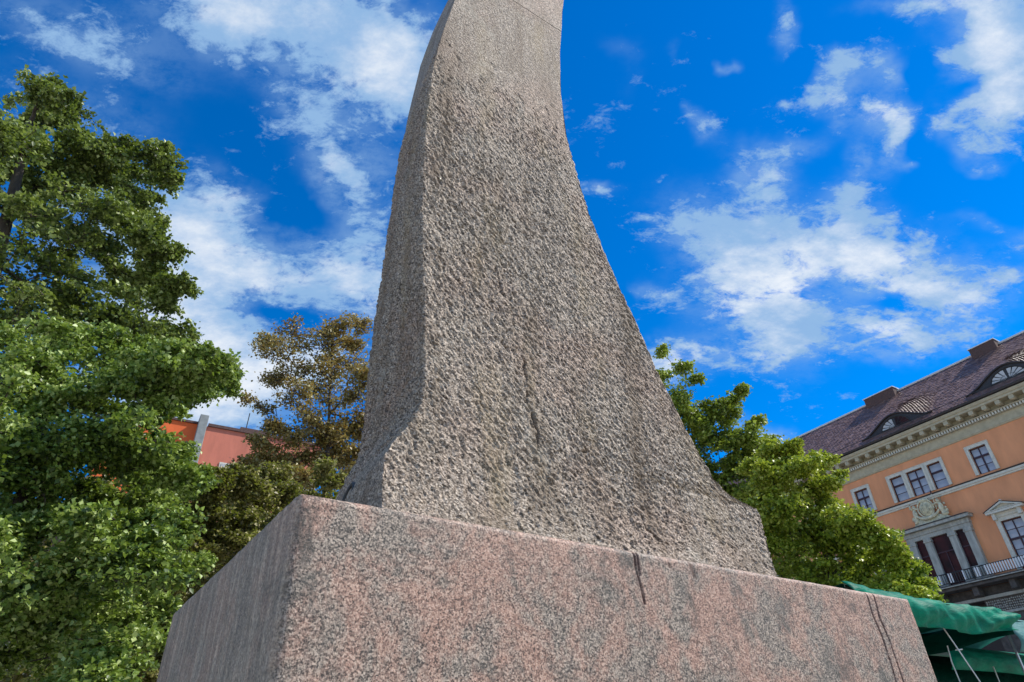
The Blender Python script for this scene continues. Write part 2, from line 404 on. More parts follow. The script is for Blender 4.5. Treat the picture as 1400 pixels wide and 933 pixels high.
# ------------------------------------------------------------------ ground
gm = mat('granite_setts')
br = gm.node('ShaderNodeTexBrick'); gm.put(br.inputs[0], gm.obj); br.inputs['Scale'].default_value = 4
br.inputs['Color1'].default_value = (.40, .36, .31, 1); br.inputs['Color2'].default_value = (.48, .44, .38, 1); br.inputs['Mortar'].default_value = (.1, .09, .08, 1)  # unseen paving, made paler to bounce fill light onto upright faces
gm.put(gm.b.inputs['Base Color'], gm.mix(gm.noise(gm.obj, 3, 5), br.outputs[0], (.2, .19, .17), 'MULTIPLY'))
gm.put(gm.b.inputs['Base Color'], br.outputs[0]); gm.b.inputs['Roughness'].default_value = .8
g = link('ground', mesh('ground', [(-1500,-1500,0),(1500,-1500,0),(1500,1500,0),(-1500,1500,0)], [(0,1,2,3)], gm.m))
g['kind'] = 'structure'

# ------------------------------------------------------------------ lofted stone: perimeter columns x rows
def stone(name, parent, zs, per, disp, m, cap=True, attrs=None):
    """zs rows; per(z)-> (P: n x 2 perimeter points, S: n arc parameter); disp(S,Z,P)->outward shift"""
    nz = len(zs); rows = [per(z) for z in zs]
    P = np.array([r for r in rows])                                    # nz,n,2
    n = P.shape[1]; Z = np.repeat(np.array(zs)[:, None], n, 1)
    T = np.roll(P, -1, 1) - np.roll(P, 1, 1); T /= np.linalg.norm(T, axis=2, keepdims=True) + 1e-9
    N = np.stack([T[..., 1], -T[..., 0]], 2)
    d, at_ = disp(P, Z)
    Q = P + N*d[..., None]
    V = np.concatenate([Q, Z[..., None]], 2).reshape(-1, 3)
    i, j = np.meshgrid(np.arange(nz-1), np.arange(n), indexing='ij'); j2 = (j+1) % n
    F = np.stack([i*n+j, i*n+j2, (i+1)*n+j2, (i+1)*n+j], 2).reshape(-1, 4)
    # top cap fan
    c = len(V); V = np.vstack([V, [[*P[-1].mean(0), zs[-1]]]])
    tf = np.array([[(nz-1)*n+k, (nz-1)*n+(k+1) % n, c, c] for k in range(n)])
    me = bpy.data.meshes.new(name)
    tri = tf[:, :3]
    tot = np.concatenate([F.ravel(), tri.ravel()]).astype(np.int32)
    me.vertices.add(len(V)); me.vertices.foreach_set('co', V.astype(np.float32).ravel())
    me.loops.add(len(tot)); me.loops.foreach_set('vertex_index', tot)
    ls = np.concatenate([np.arange(len(F))*4, len(F)*4 + np.arange(len(tri))*3]).astype(np.int32)
    me.polygons.add(len(ls)); me.polygons.foreach_set('loop_start', ls); me.update(calc_edges=True)
    me.polygons.foreach_set('use_smooth', np.ones(len(ls), dtype=bool))
    for k, a in at_.items():
        q = me.attributes.new(k, 'FLOAT', 'POINT'); q.data.foreach_set('value', np.append(a.ravel(), 0).astype(np.float32))
    me.materials.append(m)
    return link(name, me, parent)

ped = empty('pedestal', (A0[0], A0[1], 0), AE, 'broad pink speckled granite block with cracked front, carrying the tall chiselled stone', 'pedestal')
def side(n, dens=None):
    x = np.linspace(0, 1, n, endpoint=False); return x
CRK = [((1.672, 2.40), (1.668, 2.33), (1.675, 2.28), (1.688, 2.22), (1.694, 2.15)), ((1.695, 2.40), (1.69, 2.34), (1.688, 2.28)),
       ((3.69, 2.39), (3.673, 2.256), (3.70, 2.13), (3.701, 2.0), (3.693, 1.88), (3.70, 1.6)), ((3.765, 2.38), (3.745, 2.24), (3.771, 2.114), (3.776, 1.95), (3.77, 1.6)),
       ((2.06, 2.40), (2.07, 2.34), (2.08, 2.30)), ((1.90, 2.40), (1.905, 2.34))]
def crackdist(u, z):
    best = np.full(u.shape, 9.0)
    for c in CRK:
        c = sorted(c, key=lambda p: p[1]); zz_ = np.array([p[1] for p in c]); uu = np.array([p[0] for p in c])
        cu = np.interp(z, zz_, uu) + .008*perlin(z*14, z*0+3.3, 5)
        d = np.abs(u-cu) + 9*((z < zz_[0]-.001) | (z > zz_[-1]+.02))
        best = np.minimum(best, d)
    return best
def ped_front():
    a = [np.linspace(0, 1.62, 180, endpoint=False), np.linspace(1.62, 1.74, 50, endpoint=False), np.linspace(1.74, 3.64, 170, endpoint=False),
         np.linspace(3.64, 3.82, 80, endpoint=False), np.linspace(3.82, LP, 30, endpoint=False)]
    return np.concatenate(a)
def rcorner(cx, cy, r, a0, n=7):
    a = np.linspace(a0, a0+math.pi/2, n, endpoint=False); return np.stack([cx+r*np.cos(a), cy+r*np.sin(a)], 1)
PF = ped_front()
def ped_per(z):
    top = max(0, (z-(HP-.03))/.03); ins = .03*(1-math.sqrt(max(0, 1-min(1, top)**2)))
    r = .04
    fx = PF[(PF > r) & (PF < LP-r)]
    segs = [rcorner(r, r, r, -math.pi, 7), np.stack([fx, 0*fx], 1), rcorner(LP-r, r, r, -math.pi/2, 7),
            np.stack([np.full(60, LP), np.linspace(r, DP-r, 60, endpoint=False)], 1), rcorner(LP-r, DP-r, r, 0, 5),
            np.stack([np.linspace(LP-r, r, 40, endpoint=False), np.full(40, DP)], 1), rcorner(r, DP-r, r, math.pi/2, 5),
            np.stack([np.zeros(200), np.linspace(DP-r, r, 200, endpoint=False)], 1)]
    P = np.concatenate(segs)
    return np.stack([np.clip(P[:, 0], ins, LP-ins), np.clip(P[:, 1], ins, DP-ins)], 1)
def ped_disp(P, Z):
    u, y = P[..., 0], P[..., 1]
    q = u + y*1.7
    d = .006*fbm(q*1.3, Z*1.3, 3, 3) + .0022*fbm(q*18, Z*18, 3, 9)
    left = sm(-u, -.03, -.005)
    d = d + left*(.004*fbm(y*30, Z*3, 4, 11))
    # chipped arrises
    edge = np.exp(-np.minimum(np.abs(u), 1)/.03)*sm(-y, -.05, 0) + np.exp(-(HP-Z)/.02)
    d = d - .008*np.clip(fbm(q*12, Z*12, 3, 21)+.1, 0, 1)*np.clip(edge, 0, 1)
    front = (y < .01)
    c = crackdist(u, Z); cr = np.exp(-(c/(.007+.006*np.clip(fbm(Z*9, u*0+.7, 2, 47)+.5, 0, 1)))**2)*front
    d = d - .009*np.exp(-(c/.006)**2)*front
    return d, {'crack': np.clip(cr*1.1, 0, 1), 'weather_lift': left}
zs = list(np.linspace(0, 1.3, 20, endpoint=False)) + list(np.linspace(1.3, HP-.03, 330, endpoint=False)) + [HP-.03+.03*math.sin(a) for a in np.linspace(0, math.pi/2, 8)]
stone('granite_block', ped, zs, ped_per, ped_disp, MAT['ped'])

# ------------------------------------------------------------------ the tall stone
mon = empty('granite_monument', (*( [A0[0], A0[1]]), HP), AE, 'tall curved standing stone of grey chiselled granite with flared foot, on the pink pedestal', 'monument')
AR = np.array([(.46,2.40),(.458,2.53),(.45,2.66),(.455,2.76),(.49,2.83),(.54,2.90),(.60,2.99),(.632,3.08),(.644,3.3),(.625,3.68),(.59,4.15),(.567,4.64),(.568,5.0),(.576,5.38),(.598,5.8),(.628,6.15),(.68,6.5),(.76,6.95),(.85,7.4),(.97,7.9),(1.15,8.5),(1.45,9.2),(1.9,9.9)])
RT = np.array([(3.23,2.40),(3.222,2.53),(3.212,2.78),(3.205,2.92),(3.185,2.955),(3.02,2.985),(2.90,3.02),(2.80,3.10),(2.723,3.231),(2.583,3.498),(2.445,3.806),(2.323,4.17),(2.213,4.428),(2.095,4.767),(2.0,5.143),(1.93,5.518),(1.872,5.93),(1.865,6.527),(1.92,7.2),(2.03,8.0),(2.14,8.7),(2.3,9.3),(2.45,9.9)])
BK = np.array([(.50,2.40),(.535,2.75),(.57,2.90),(.62,3.0),(.672,3.12),(.683,3.3),(.685,3.7),(.697,4.22),(.713,4.63),(.733,5.16),(.758,5.77),(.805,6.48),(.892,7.33),(1.005,8.01),(1.17,8.8),(1.55,9.4),(1.95,9.9)])
def ip(T, z):
    return float(np.interp(z, T[:, 1], T[:, 0]))
def mon_per(z, nf=520, nl=170, nr=36, nb=24):
    z0 = z
    k = math.exp(-max(0, z0-2.4)/.26)
    yf = .30 - .17*k; yb = 1.2 + .06*k
    uc, yc = -.645, -2.313
    f = (yf-yc)/(.30-yc); zq = 1.5+(z0-1.5)/f        # the flare keeps the outline measured on the upright plane
    a = uc+(ip(AR, zq)-uc)*f; b = uc+(ip(RT, zq)-uc)*f; c = ip(BK, z0)
    r = .018
    corners = [(a, yf), (b, yf), (b-.05-.1*k, yb), (c, yb)]
    segs = []
    for (p, q, n) in ((0, 1, nf), (1, 2, nr), (2, 3, nb), (3, 0, nl)):
        p = np.array(corners[p]); q = np.array(corners[q]); s = np.linspace(0, 1, n, endpoint=False)[:, None]
        segs.append(p + (q-p)*s)
    P = np.concatenate(segs)
    return P
MC = [((1.15,3.95),(1.13,4.25)), ((1.28,3.25),(1.25,3.62)), ((2.05,2.55),(2.0,2.66),(1.99,2.8)), ((1.16,3.55),(1.15,3.72)), ((1.62,3.02),(1.72,3.05)), ((1.33,3.0),(1.31,3.2))]
def chisel(q, Z, amp_seed=0):
    w = .35*fbm(q*3, Z*3, 2, 31); th = R_(-46)
    x = q*math.cos(th)+Z*math.sin(th); y = -q*math.sin(th)+Z*math.cos(th)
    x = x + .02*fbm(q*9, Z*9, 2, 37); y = y + .02*fbm(q*9, Z*9, 2, 41)
    d1, d2, c1 = worley(x*16, y*36, 1)
    e1, e2, c2 = worley(x*27+3, y*58, 5)
    h = -.42*(1-np.clip(d1, 0, 1)**1.2) - .30*(1-np.clip(e1, 0, 1)) + .22*(c2-.5)*sm(e2-e1, 0, .15) + .30*(c1-.5)*sm(d2-d1, 0, .12) + .35*fbm(x*18, y*34, 3, 51, .65) + .55*fbm(q*2.4, Z*1.6, 3, 61)
    a1 = 1-2*np.abs(fbm(x*13, y*34, 3, 71, .6))
    h = h + .40*a1
    return h + .1

def make_disp(lo, hi):
    def f(P, Z):
        n = P.shape[1]; u, y = P[..., 0], P[..., 1]
        q = u*1.0 - y*1.37 + 10
        lt = sm(-u+np.array([[ip(AR, z)] for z in Z[:, 0]])*0, -9, 9)
        frontish = (np.arange(n) < 520)[None, :]
        h = chisel(q, Z); h = h - h.mean()
        bound = 6.20 - .16*sm(u, 1.4, 1.95) + .22*fbm(q*4, Z*4, 3, 81)
        rough = 1-sm(Z + .35*fbm(q*12, Z*12, 3, 83), bound-.36, bound+.10)
        pits = np.clip(fbm(q*9, Z*9, 2, 91)-.28, 0, 1)*(1-sm(Z, bound, bound+.5))
        rside = 1 - .6*sm(u, 1.7, 1.95)*sm(Z, 4.9, 5.6)*frontish
        amp = .0150*(1 + .5*fbm(q*1.1, Z*.8, 2, 87))*(1 + .35*np.exp(-(Z-2.4)/.5))
        d = rough*rside*amp*h + (1-rough)*(.0012*fbm(q*30, Z*30, 3, 95) - .03*pits) + .01*fbm(q*1.2, Z*1.2, 2, 99)
        # smooth left side bottom: the foot's flank is sawn
        left = (np.arange(n) >= 580)[None, :]
        fl = .016*(1-2*np.abs(fbm(y*24+7, Z*6, 3, 111, .6))) + .010*fbm(y*40, Z*22, 3, 113)
        d = np.where(left & (Z > 2.9), d*.6 + fl*rough, d)
        flank = left & (Z < 2.95)
        d = np.where(flank, d*.35, d)
        cr = np.zeros(u.shape)
        for c in MC:
            zz_ = np.array([p[1] for p in c]); uu = np.array([p[0] for p in c]); hor = abs(zz_[-1]-zz_[0]) < .1
            if hor: dd = np.abs(Z-np.interp(u, uu, zz_)) + 9*((u < uu[0]) | (u > uu[-1]))
            else: dd = np.abs(u-np.interp(Z, zz_, uu)-.07*fbm(Z*6, Z*0+1.7, 3, 13)) + 9*((Z < zz_[0]) | (Z > zz_[-1]))
            cr = np.maximum(cr, np.exp(-(dd/.008)**2)*frontish*sm(fbm(u*8, Z*8, 2, 17), -.25, .15))
        d = d - .02*cr*rough
        # rounded arrises
        return d, {'crack': cr*.7}
    return f
JZ = 7.64
def rows(a, b, n, p=1.0):
    return [a+(b-a)*(i/(n-1))**p for i in range(n)]
zz1 = rows(2.38, 3.3, 230) + rows(3.3, 6.5, 590)[1:] + rows(6.5, JZ-.006, 60)[1:]
low = stone('lower_block', mon, zz1, mon_per, make_disp(0, 9), MAT['rough'])
low.location.z = -HP
zz2 = rows(JZ+.006, 9.9, 60)
up = stone('upper_block', mon, zz2, mon_per, make_disp(0, 9), MAT['smooth'])
up.location.z = -HP
mj = MB(); P_ = mon_per(JZ, 8, 6, 4, 4); c_ = P_.mean(0); P_ = c_ + (P_-c_)*.985
k_ = len(P_); mj.add([(*p, JZ-.02) for p in P_] + [(*p, JZ+.02) for p in P_], [(i, (i+1) % k_, (i+1) % k_+k_, i+k_) for i in range(k_)])
mj.obj('mortar_joint', MAT['dstone'], mon, loc=(0, 0, -HP))
# arched ring let into the flank of the foot
arc = [(.50-.028-(.02*0), .86+.09*math.cos(a), .20+.0+.22*math.sin(a)) for a in np.linspace(0, math.pi, 14)]
arc = [(.475+.11*(p[2]/.5), p[1], p[2]) for p in arc]
MB().tube([(p[0]-.045, p[1], p[2]) for p in arc], .013, 6).obj('ring', MAT['iron'], mon, True)

# ------------------------------------------------------------------ helpers for the orange building: x along facade, y into it
BO = np.array([24.322, 46.913]); BA = R_(147); bd = np.array([math.sin(BA), math.cos(BA)])
bld = empty('orange_building', (BO[0], BO[1], 0), math.atan2(bd[1], bd[0]),
            'long orange plastered palace with brown tiled roof, carved portal and balcony at right', 'building')
def wall_holes(x0, x1, z0, z1, holes, y=0, depth=.35):
    xs = sorted({x0, x1, *[h[0] for h in holes], *[h[1] for h in holes]}); zs_ = sorted({z0, z1, *[h[2] for h in holes], *[h[3] for h in holes]})
    m = MB()
    for a, b in zip(xs, xs[1:]):
        for c, d in zip(zs_, zs_[1:]):
            mx, mz = (a+b)/2, (c+d)/2
            if any(h[0] < mx < h[1] and h[2] < mz < h[3] for h in holes): continue
            m.add([(a, y, c), (b, y, c), (b, y, d), (a, y, d)], [(0,1,2,3)])
    for h in holes:
        a, b, c, d = h
        m.add([(a,y,c),(b,y,c),(b,y,d),(a,y,d),(a,y+depth,c),(b,y+depth,c),(b,y+depth,d),(a,y+depth,d)], [(0,4,5,1),(1,5,6,2),(2,6,7,3),(3,7,4,0)])
    return m
XL, XR = -16.0, 26.0
W1 = [1.13 + 0, 9.43, 13.6, 17.8, -3.0, -7.1, -11.2, 21.9]        # centres of the single windows
holes = [(c-.52, c+.52, 16.18, 17.88) for c in W1]
TRI = [(3.40, 4.30), (4.62, 5.78), (6.10, 7.00)]
holes += [(a, b, 16.18, 17.88) for a, b in TRI]
W2 = [9.43, 13.6, 17.8, -3.0, -7.1, .97, 21.9]
holes += [(c-.58, c+.58, 10.35, 13.2) for c in W2]
wall_holes(XL, XR, 9.85, 18.7, holes).obj('wall', MAT['plaster'], bld)
MB().add([(XL,0,0),(XL,12,0),(XL,12,20.3),(XL,0,20.3),(XR,0,0),(XR,12,0),(XR,12,20.3),(XR,0,20.3)], [(0,1,2,3),(7,6,5,4),(1,5,6,2)]).obj('wall', MAT['plaster'], bld)
# ground storey
wall_holes(XL, XR, 0, 9.85, [(4.0, 6.2, 4, 9.15), (9.0, 11.0, 3, 7.6), (13.0, 15.2, 3, 7.6)], y=-.12, depth=1.2).obj('ground_storey', MAT['dstone'], bld)
B(4.0, 6.2, .9, 1.0, 3, 9.4).obj('door', MAT['iron'], bld)
for a in (9.0, 13.0): B(a, a+2.2, .9, 1.0, 3, 7.6).obj('window', MAT['glassd'], bld)
B(XL, XR, -.30, -.121, 9.16, 9.34).obj('string_course', MAT['grey'], bld, bevel=.02)
B(XL, XR, -.24, -.121, 8.28, 8.42).obj('string_course', MAT['grey'], bld, bevel=.02)
m = MB(); rg = random.Random(3)
for i in range(130):
    for j in range(5):
        x = 6.3+i*.115+rg.uniform(-.02, .02); z = 8.5+j*.13+rg.uniform(-.02, .02)
        m.ell((x, -.125, z), (.05, .04, .05), 6, 3)
o = m.obj('carved_frieze', MAT['grey'], bld, True); o['kind'] = 'stuff'
# string course under the upper windows
def molding(x0, x1, prof, name, mt):          # prof: (outward, z) points, extruded along the facade
    n = len(prof); m = MB()
    m.add([(x0, -d, z) for d, z in prof] + [(x1, -d, z) for d, z in prof], [(i, i+1, i+1+n, i+n) for i in range(n-1)] + [tuple(range(n)), tuple(range(2*n-1, n-1, -1))])
    return m.obj(name, mt, bld)
molding(XL, XR, [(-.01, 15.66), (.10, 15.68), (.10, 15.76), (.17, 15.80), (.17, 15.93), (-.01, 15.95)], 'string_course', MAT['pale'])
molding(XL, XR, [(-.01, 15.951), (.21, 15.953), (.23, 16.0), (-.01, 16.03)], 'drip_flashing', MAT['roofdark'])
molding(XL, XR, [(-.01, 18.6), (.07, 18.62), (.12, 18.7), (.06, 18.74), (.06, 19.22), (.12, 19.28), (-.01, 19.3)], 'frieze', MAT['beige'])
molding(XL, XR, [(-.01, 19.301), (.16, 19.303), (.16, 19.46), (.19, 19.47), (-.01, 19.48)], 'dentil_bed', MAT['beige'])
m = MB(); x = XL
while x < XR: m.box(x, x+.10, -.34, -.161, 19.30, 19.47); x += .18
o = m.obj('dentils', MAT['pale'], bld); o['kind'] = 'stuff'
molding(XL, XR, [(-.01, 19.481), (.36, 19.483), (.38, 19.54), (.10, 19.56), (.10, 19.9), (-.01, 19.91)], 'cornice_bed', MAT['beige'])
molding(XL, XR, [(-.01, 19.911), (.80, 19.913), (.80, 20.06), (.86, 20.08), (.92, 20.2), (.92, 20.26), (-.01, 20.28)], 'cornice', MAT['beige'])
mm = MB().prism([(-.14, .0), (.14, 0), (.14, -.26), (-.14, -.26)], -.76, -.102)
mm.lathe((0, -.62, -.31), [(.0, 0), (.10, .01), (.12, .04), (.1, .07)], 8)
mmo = mm.me('modillion', MAT['beige'])
i = 0; x = .40 - .82*19
while x < XR:
    link('modillion', mmo, bld, (x, 0, 19.905)); x += .82
molding(XL, XR, [(.88, 20.30), (1.02, 20.32), (1.06, 20.44), (1.0, 20.47), (.84, 20.46)], 'gutter', MAT['roofdark'])

# windows
def window_mesh_surround(w, z0, z1, t=.17):
    m = MB()
    m.box(-w/2-t, -w/2, -.085, .05, z0-.0, z1+t); m.box(w/2, w/2+t, -.085, .05, z0, z1+t)
    m.box(-w/2, w/2, -.085, .05, z1, z1+t)
    m.box(-w/2-t-.03, -w/2-t+.001, -.11, .0, z0, z1+t+.03); m.box(w/2+t-.001, w/2+t+.03, -.11, .0, z0, z1+t+.03)
    m.box(-w/2-t, w/2+t, -.11, 0, z1+t, z1+t+.04)
    return m
PANE = {}
def make_window(c, w, z0, z1, tz, cols, rows_lo, rows_hi, group=True, surround=None, glass='glass', wood='wood', y=.16, nosur=False):
    so_ = surround if surround else window_mesh_surround(w, z0, z1)
    p = link('window', so_.me('window', MAT['pale']), bld, (c, 0, 0))
    m = MB(); f = .06
    m.box(-w/2, -w/2+f, y-.04, y+.03, z0, z1); m.box(w/2-f, w/2, y-.04, y+.03, z0, z1)
    m.box(-w/2+f, w/2-f, y-.04, y+.03, z0, z0+f); m.box(-w/2+f, w/2-f, y-.04, y+.03, z1-f, z1)
    m.box(-w/2+f, w/2-f, y-.07, y+.03, tz-.06, tz+.06)
    if cols % 2 == 0: m.box(-.045, .045, y-.05, y+.028, z0+f, tz-.06); m.box(-.03, .03, y-.045, y+.028, tz+.06, z1-f)
    zl = [z0+f+(tz-.06-z0-f)*i/rows_lo for i in range(rows_lo+1)]; zh = [tz+.06+(z1-f-tz-.06)*i/rows_hi for i in range(rows_hi+1)]
    for z in zl[1:-1]+zh[1:-1]: m.box(-w/2+f, w/2-f, y-.02, y+.02, z-.016, z+.016)
    link('sash', m.me('sash', MAT[wood]), p)
    xs = [-w/2+f+(w-2*f)*i/cols for i in range(cols+1)]
    for zz_ in (zl, zh):
        for a, b in zip(zz_, zz_[1:]):
            for x0, x1 in zip(xs, xs[1:]):
                key = (round(x1-x0, 3), round(b-a, 3), glass)
                if key not in PANE: PANE[key] = MB().box(-(x1-x0)/2, (x1-x0)/2, 0, .012, -(b-a)/2, (b-a)/2).me('pane', MAT[glass])
                link('pane', PANE[key], p, ((x0+x1)/2, y+.005, (a+b)/2))
    return p
for c in W1: make_window(c, 1.04, 16.18, 17.88, 17.28, 2, 2, 1)
for i, (a, b) in enumerate(TRI):
    make_window((a+b)/2, b-a, 16.18, 17.88, 17.28, 2 if i == 1 else 1, 2, 1)
for c in W2:
    so_ = window_mesh_surround(1.16, 10.35, 13.2, .2)
    so_.box(-.80, .80, -.16, 0, 13.44, 13.66)                       # lintel frieze
    for s in (-1, 1): so_.box(s*.72-.10, s*.72+.10, -.30, -.11, 13.30, 13.66)
    so_.box(-1.06, 1.06, -.42, 0, 13.66, 13.78)
    so_.add([(-1.10,-.45,13.79),(1.10,-.45,13.79),(0,-.45,14.22),(-1.10,0,13.79),(1.10,0,13.79),(0,0,14.22),
             (-.80,-.45,13.83),(.80,-.45,13.83),(0,-.45,14.12),(-.80,-.22,13.83),(.80,-.22,13.83),(0,-.22,14.12)],
            [(0,1,7,6),(1,2,8,7),(2,0,6,8),(6,7,10,9),(7,8,11,10),(8,6,9,11),(9,10,11),(0,3,4,1),(1,4,5,2),(2,5,3,0)])
    so_.lathe((0, -.3, 14.18), [(.06, 0), (.11, .06), (.08, .14), (.0, .2)], 8)
    w = make_window(c, 1.16, 10.35, 13.2, 12.1, 2, 3, 2, surround=so_)
    MB().add([(-1.14,-.47,13.80),(0,-.47,14.245),(1.14,-.47,13.80),(-1.14,0,13.80),(0,0,14.245),(1.14,0,13.80),(-1.14,-.47,13.83),(0,-.47,14.275),(1.14,-.47,13.83),(-1.14,0,13.83),(0,0,14.275),(1.14,0,13.83)],
             [(0,1,7,6),(1,2,8,7),(6,7,10,9),(7,8,11,10),(0,6,9,3),(2,5,11,8)]).obj('pediment_flashing', MAT['roofdark'], w)

# portal
PX = 5.2
port = B(3.1, 7.3, -.30, -.002, 13.36, 13.62)
port.box(3.06, 7.34, -.36, -.002, 13.621, 13.9)
for a, b in ((3.15, 3.62), (4.22, 4.66), (5.80, 6.24), (6.80, 7.25)):
    port.box(a, b, -.34, -.002, 10.2, 13.10)
    port.box(a-.04, b+.04, -.38, -.002, 13.10, 13.20); port.box(a-.02, b+.02, -.36, -.002, 13.20, 13.359)
    port.box(a-.05, b+.05, -.40, -.002, 10.18, 10.45)
port.box(6.55, 7.35, -.75, -.401, 10.22, 11.0); port.box(3.05, 3.6, -.75, -.401, 10.22, 11.0)
portal = port.obj('portal', MAT['grey'], bld, bevel=.015)
MB().prism([(2.86, 13.92), (7.54, 13.92), (7.54, 14.02), (7.60, 14.10), (2.80, 14.10), (2.86, 14.02)], -.62, -.003).obj('cornice', MAT['grey'], portal)
MB().prism([(2.78, 14.101), (7.62, 14.101), (7.5, 14.16), (2.9, 14.16)], -.66, -.003).obj('flashing', MAT['roofdark'], portal)
for a, b in ((3.62, 4.22), (4.66, 5.80), (6.24, 6.80)):
    B(a, b, -.09, -.04, 10.2, 13.358).obj('door_glass', MAT['glassd'], portal)
    f = MB(); f.box(a, a+.05, -.14, -.091, 10.2, 13.35); f.box(b-.05, b, -.14, -.091, 10.2, 13.35); f.box(a+.05, b-.05, -.14, -.091, 12.3, 12.38)
    f.box(a+.05, b-.05, -.14, -.091, 11.0, 11.06)
    if b-a > 1: f.box((a+b)/2-.03, (a+b)/2+.03, -.14, -.091, 10.2, 12.3)
    f.obj('door_frame', MAT['wood'], portal)
# carved arms: shield, supporters, swag, scrolls and staff
arms = MB()
arms.ell((PX-.05, -.28, 15.15), (.46, .14, .52), 16, 10)
arms.prism([(PX-1.3, 14.161), (PX+1.35, 14.161), (PX+1.1, 14.35), (PX+.8, 14.5), (PX+.55, 14.62), (PX-.6, 14.62), (PX-1.0, 14.45)], -.30, -.003)
for k in range(7):
    x = PX-.05-.3+k*.1; h_ = .38*math.sqrt(max(0, 1-((k-3)/3.6)**2)); arms.tube([(x, -.42, 15.15-h_), (x, -.44, 15.15+h_*.8)], .022, 5)
arms.tube([(PX-.05+.52*math.cos(a), -.36, 15.15+.58*math.sin(a)) for a in np.linspace(0, 2*math.pi, 26)], .05, 6)
arms.tube([(PX-.05+.78*math.cos(a), -.36, 14.98+.46*math.sin(a)) for a in np.linspace(math.pi*1.08, math.pi*1.92, 14)], [.05+.07*math.sin(math.pi*i/13) for i in range(14)], 8)
for k in range(5):
    x = PX-.05+(k-2)*.13; arms.tube([(x, -.3, 15.66), (x*1.0, -.3, 15.86-abs(k-2)*.035)], [.05, .02], 5)
arms.box(PX-.42, PX+.32, -.38, -.2, 15.6, 15.68)
rg = random.Random(8)
for s in (-1, 1):
    c0 = PX + s*.86
    arms.ell((c0, -.26, 14.95), (.17, .17, .38), 10, 6); arms.ell((c0-s*.06, -.28, 15.42), (.12, .14, .15), 8, 6)
    arms.ell((c0+s*.08, -.24, 14.58), (.22, .16, .2), 8, 6)
    arms.tube([(c0, -.3, 15.2), (c0-s*.18, -.36, 15.3), (c0-s*.36, -.34, 15.25)], [.07, .055, .05], 6)
    arms.tube([(c0+s*.1, -.28, 15.3), (c0+s*.2, -.3, 15.6), (c0+s*.12, -.3, 15.72)], [.06, .05, .03], 6)
    arms.tube([(c0+s*(.22+.1*math.cos(a)*(1-a/9)), -.24, 14.62+.26*math.sin(a)*(1-a/9)) for a in np.linspace(0, 6, 14)], .045, 6)
    for k in range(9): arms.ell((c0+rg.uniform(-.3, .3), -.2-rg.uniform(0, .12), 14.3+rg.uniform(0, 1.15)), (.07, .07, .08), 6, 4)
arms.tube([(PX+.62, -.4, 14.9), (PX+.66, -.42, 15.98)], [.03, .025], 6)
arms.obj('coat_of_arms', MAT['cream'], portal, True)
MB().tube([(PX+.665, -.42, 15.9), (PX+.69, -.42, 16.12)], .04, 6).obj('finial', MAT['wood'], portal)

# balcony
bal = MB().box(2.2, 20.5, -1.15, -.121, 9.86, 10.02)
bal.box(2.1, 20.6, -1.25, -.121, 10.03, 10.17)
for x in (2.6, 4.2, 6.3, 8.4, 10.4, 12.6, 14.6, 16.8): bal.prism([(x-.16, 9.36), (x+.16, 9.36), (x+.16, 9.86), (x-.16, 9.86)], -.95, -.301)
bo = bal.obj('balcony', MAT['dstone'], bld, bevel=.02)
MB().box(2.1, 20.6, -1.29, -1.251, 10.05, 10.10).obj('drip_edge', MAT['grey'], bo)
MB().tube([(2.3, -1.1, 10.86), (20.4, -1.1, 10.86)], .035, 6).obj('handrail', MAT['iron'], bo)
MB().tube([(2.3, -1.1, 10.30), (20.4, -1.1, 10.30)], .022, 6).obj('handrail', MAT['iron'], bo)
bm_i = MB().box(-.017, .017, -.017, .017, 0, .54).me('baluster', MAT['iron']); 
bm_p = MB().box(-.034, .034, -.03, .03, 0, .54).me('baluster', MAT['zinc'])
x = 2.5
while x < 15.5:
    link('baluster', bm_p if (x > 7.3 or int(x*4) % 3 == 0) else bm_i, bo, (x, -1.1, 10.31)); x += .145

# roof
EYB = [(5.35, 2.7, .98), (12.95, 2.7, .98), (20.5, 2.7, .98)]
SL = 5.95/6.9
def lift(x, y):                                # y: depth from the facade, eyebrow fronts stand at y=-.3
    r = 0
    for c, hw, H in EYB:
        b = max(0, 1-abs(x-c)/hw); b = b*b*(3-2*b)
        f = max(0, 1-(y+.3)/4.2); f = f*f*(3-2*f)
        r = max(r, H*b*f)
    return r
def rz(x, y): return 20.5 + (y+.9)*SL + (lift(x, y) if y >= -.3 else 0)
m = MB(); rg = random.Random(5)
def roofgrid(ys, xs):
    k = len(m.v); m.v += [(x, y, rz(x, y+ (1e-6 if y == -.3 and ys[0] == -.3 else 0)) if not (y == -.3 and ys[-1] == -.3) else 20.5+.6*SL) for y in ys for x in xs]
    n = len(xs)
    m.f += [(k+i*n+j, k+i*n+j+1, k+(i+1)*n+j+1, k+(i+1)*n+j) for i in range(len(ys)-1) for j in range(n-1)]
xs = list(np.linspace(XL-.8, XR+.8, 260))
roofgrid([-.9, -.6, -.3], xs); roofgrid([-.3]+list(np.linspace(0, 6, 28)), xs)
m.add([(XL-.8, 6, 26.45), (XR+.8, 6, 26.45), (XR+.8, 12.9, 20.5), (XL-.8, 12.9, 20.5)], [(0,1,2,3)])
roof = m.obj('roof', MAT['tile'], bld, True)
m = MB(); P = .225; row = 0; y = -.95
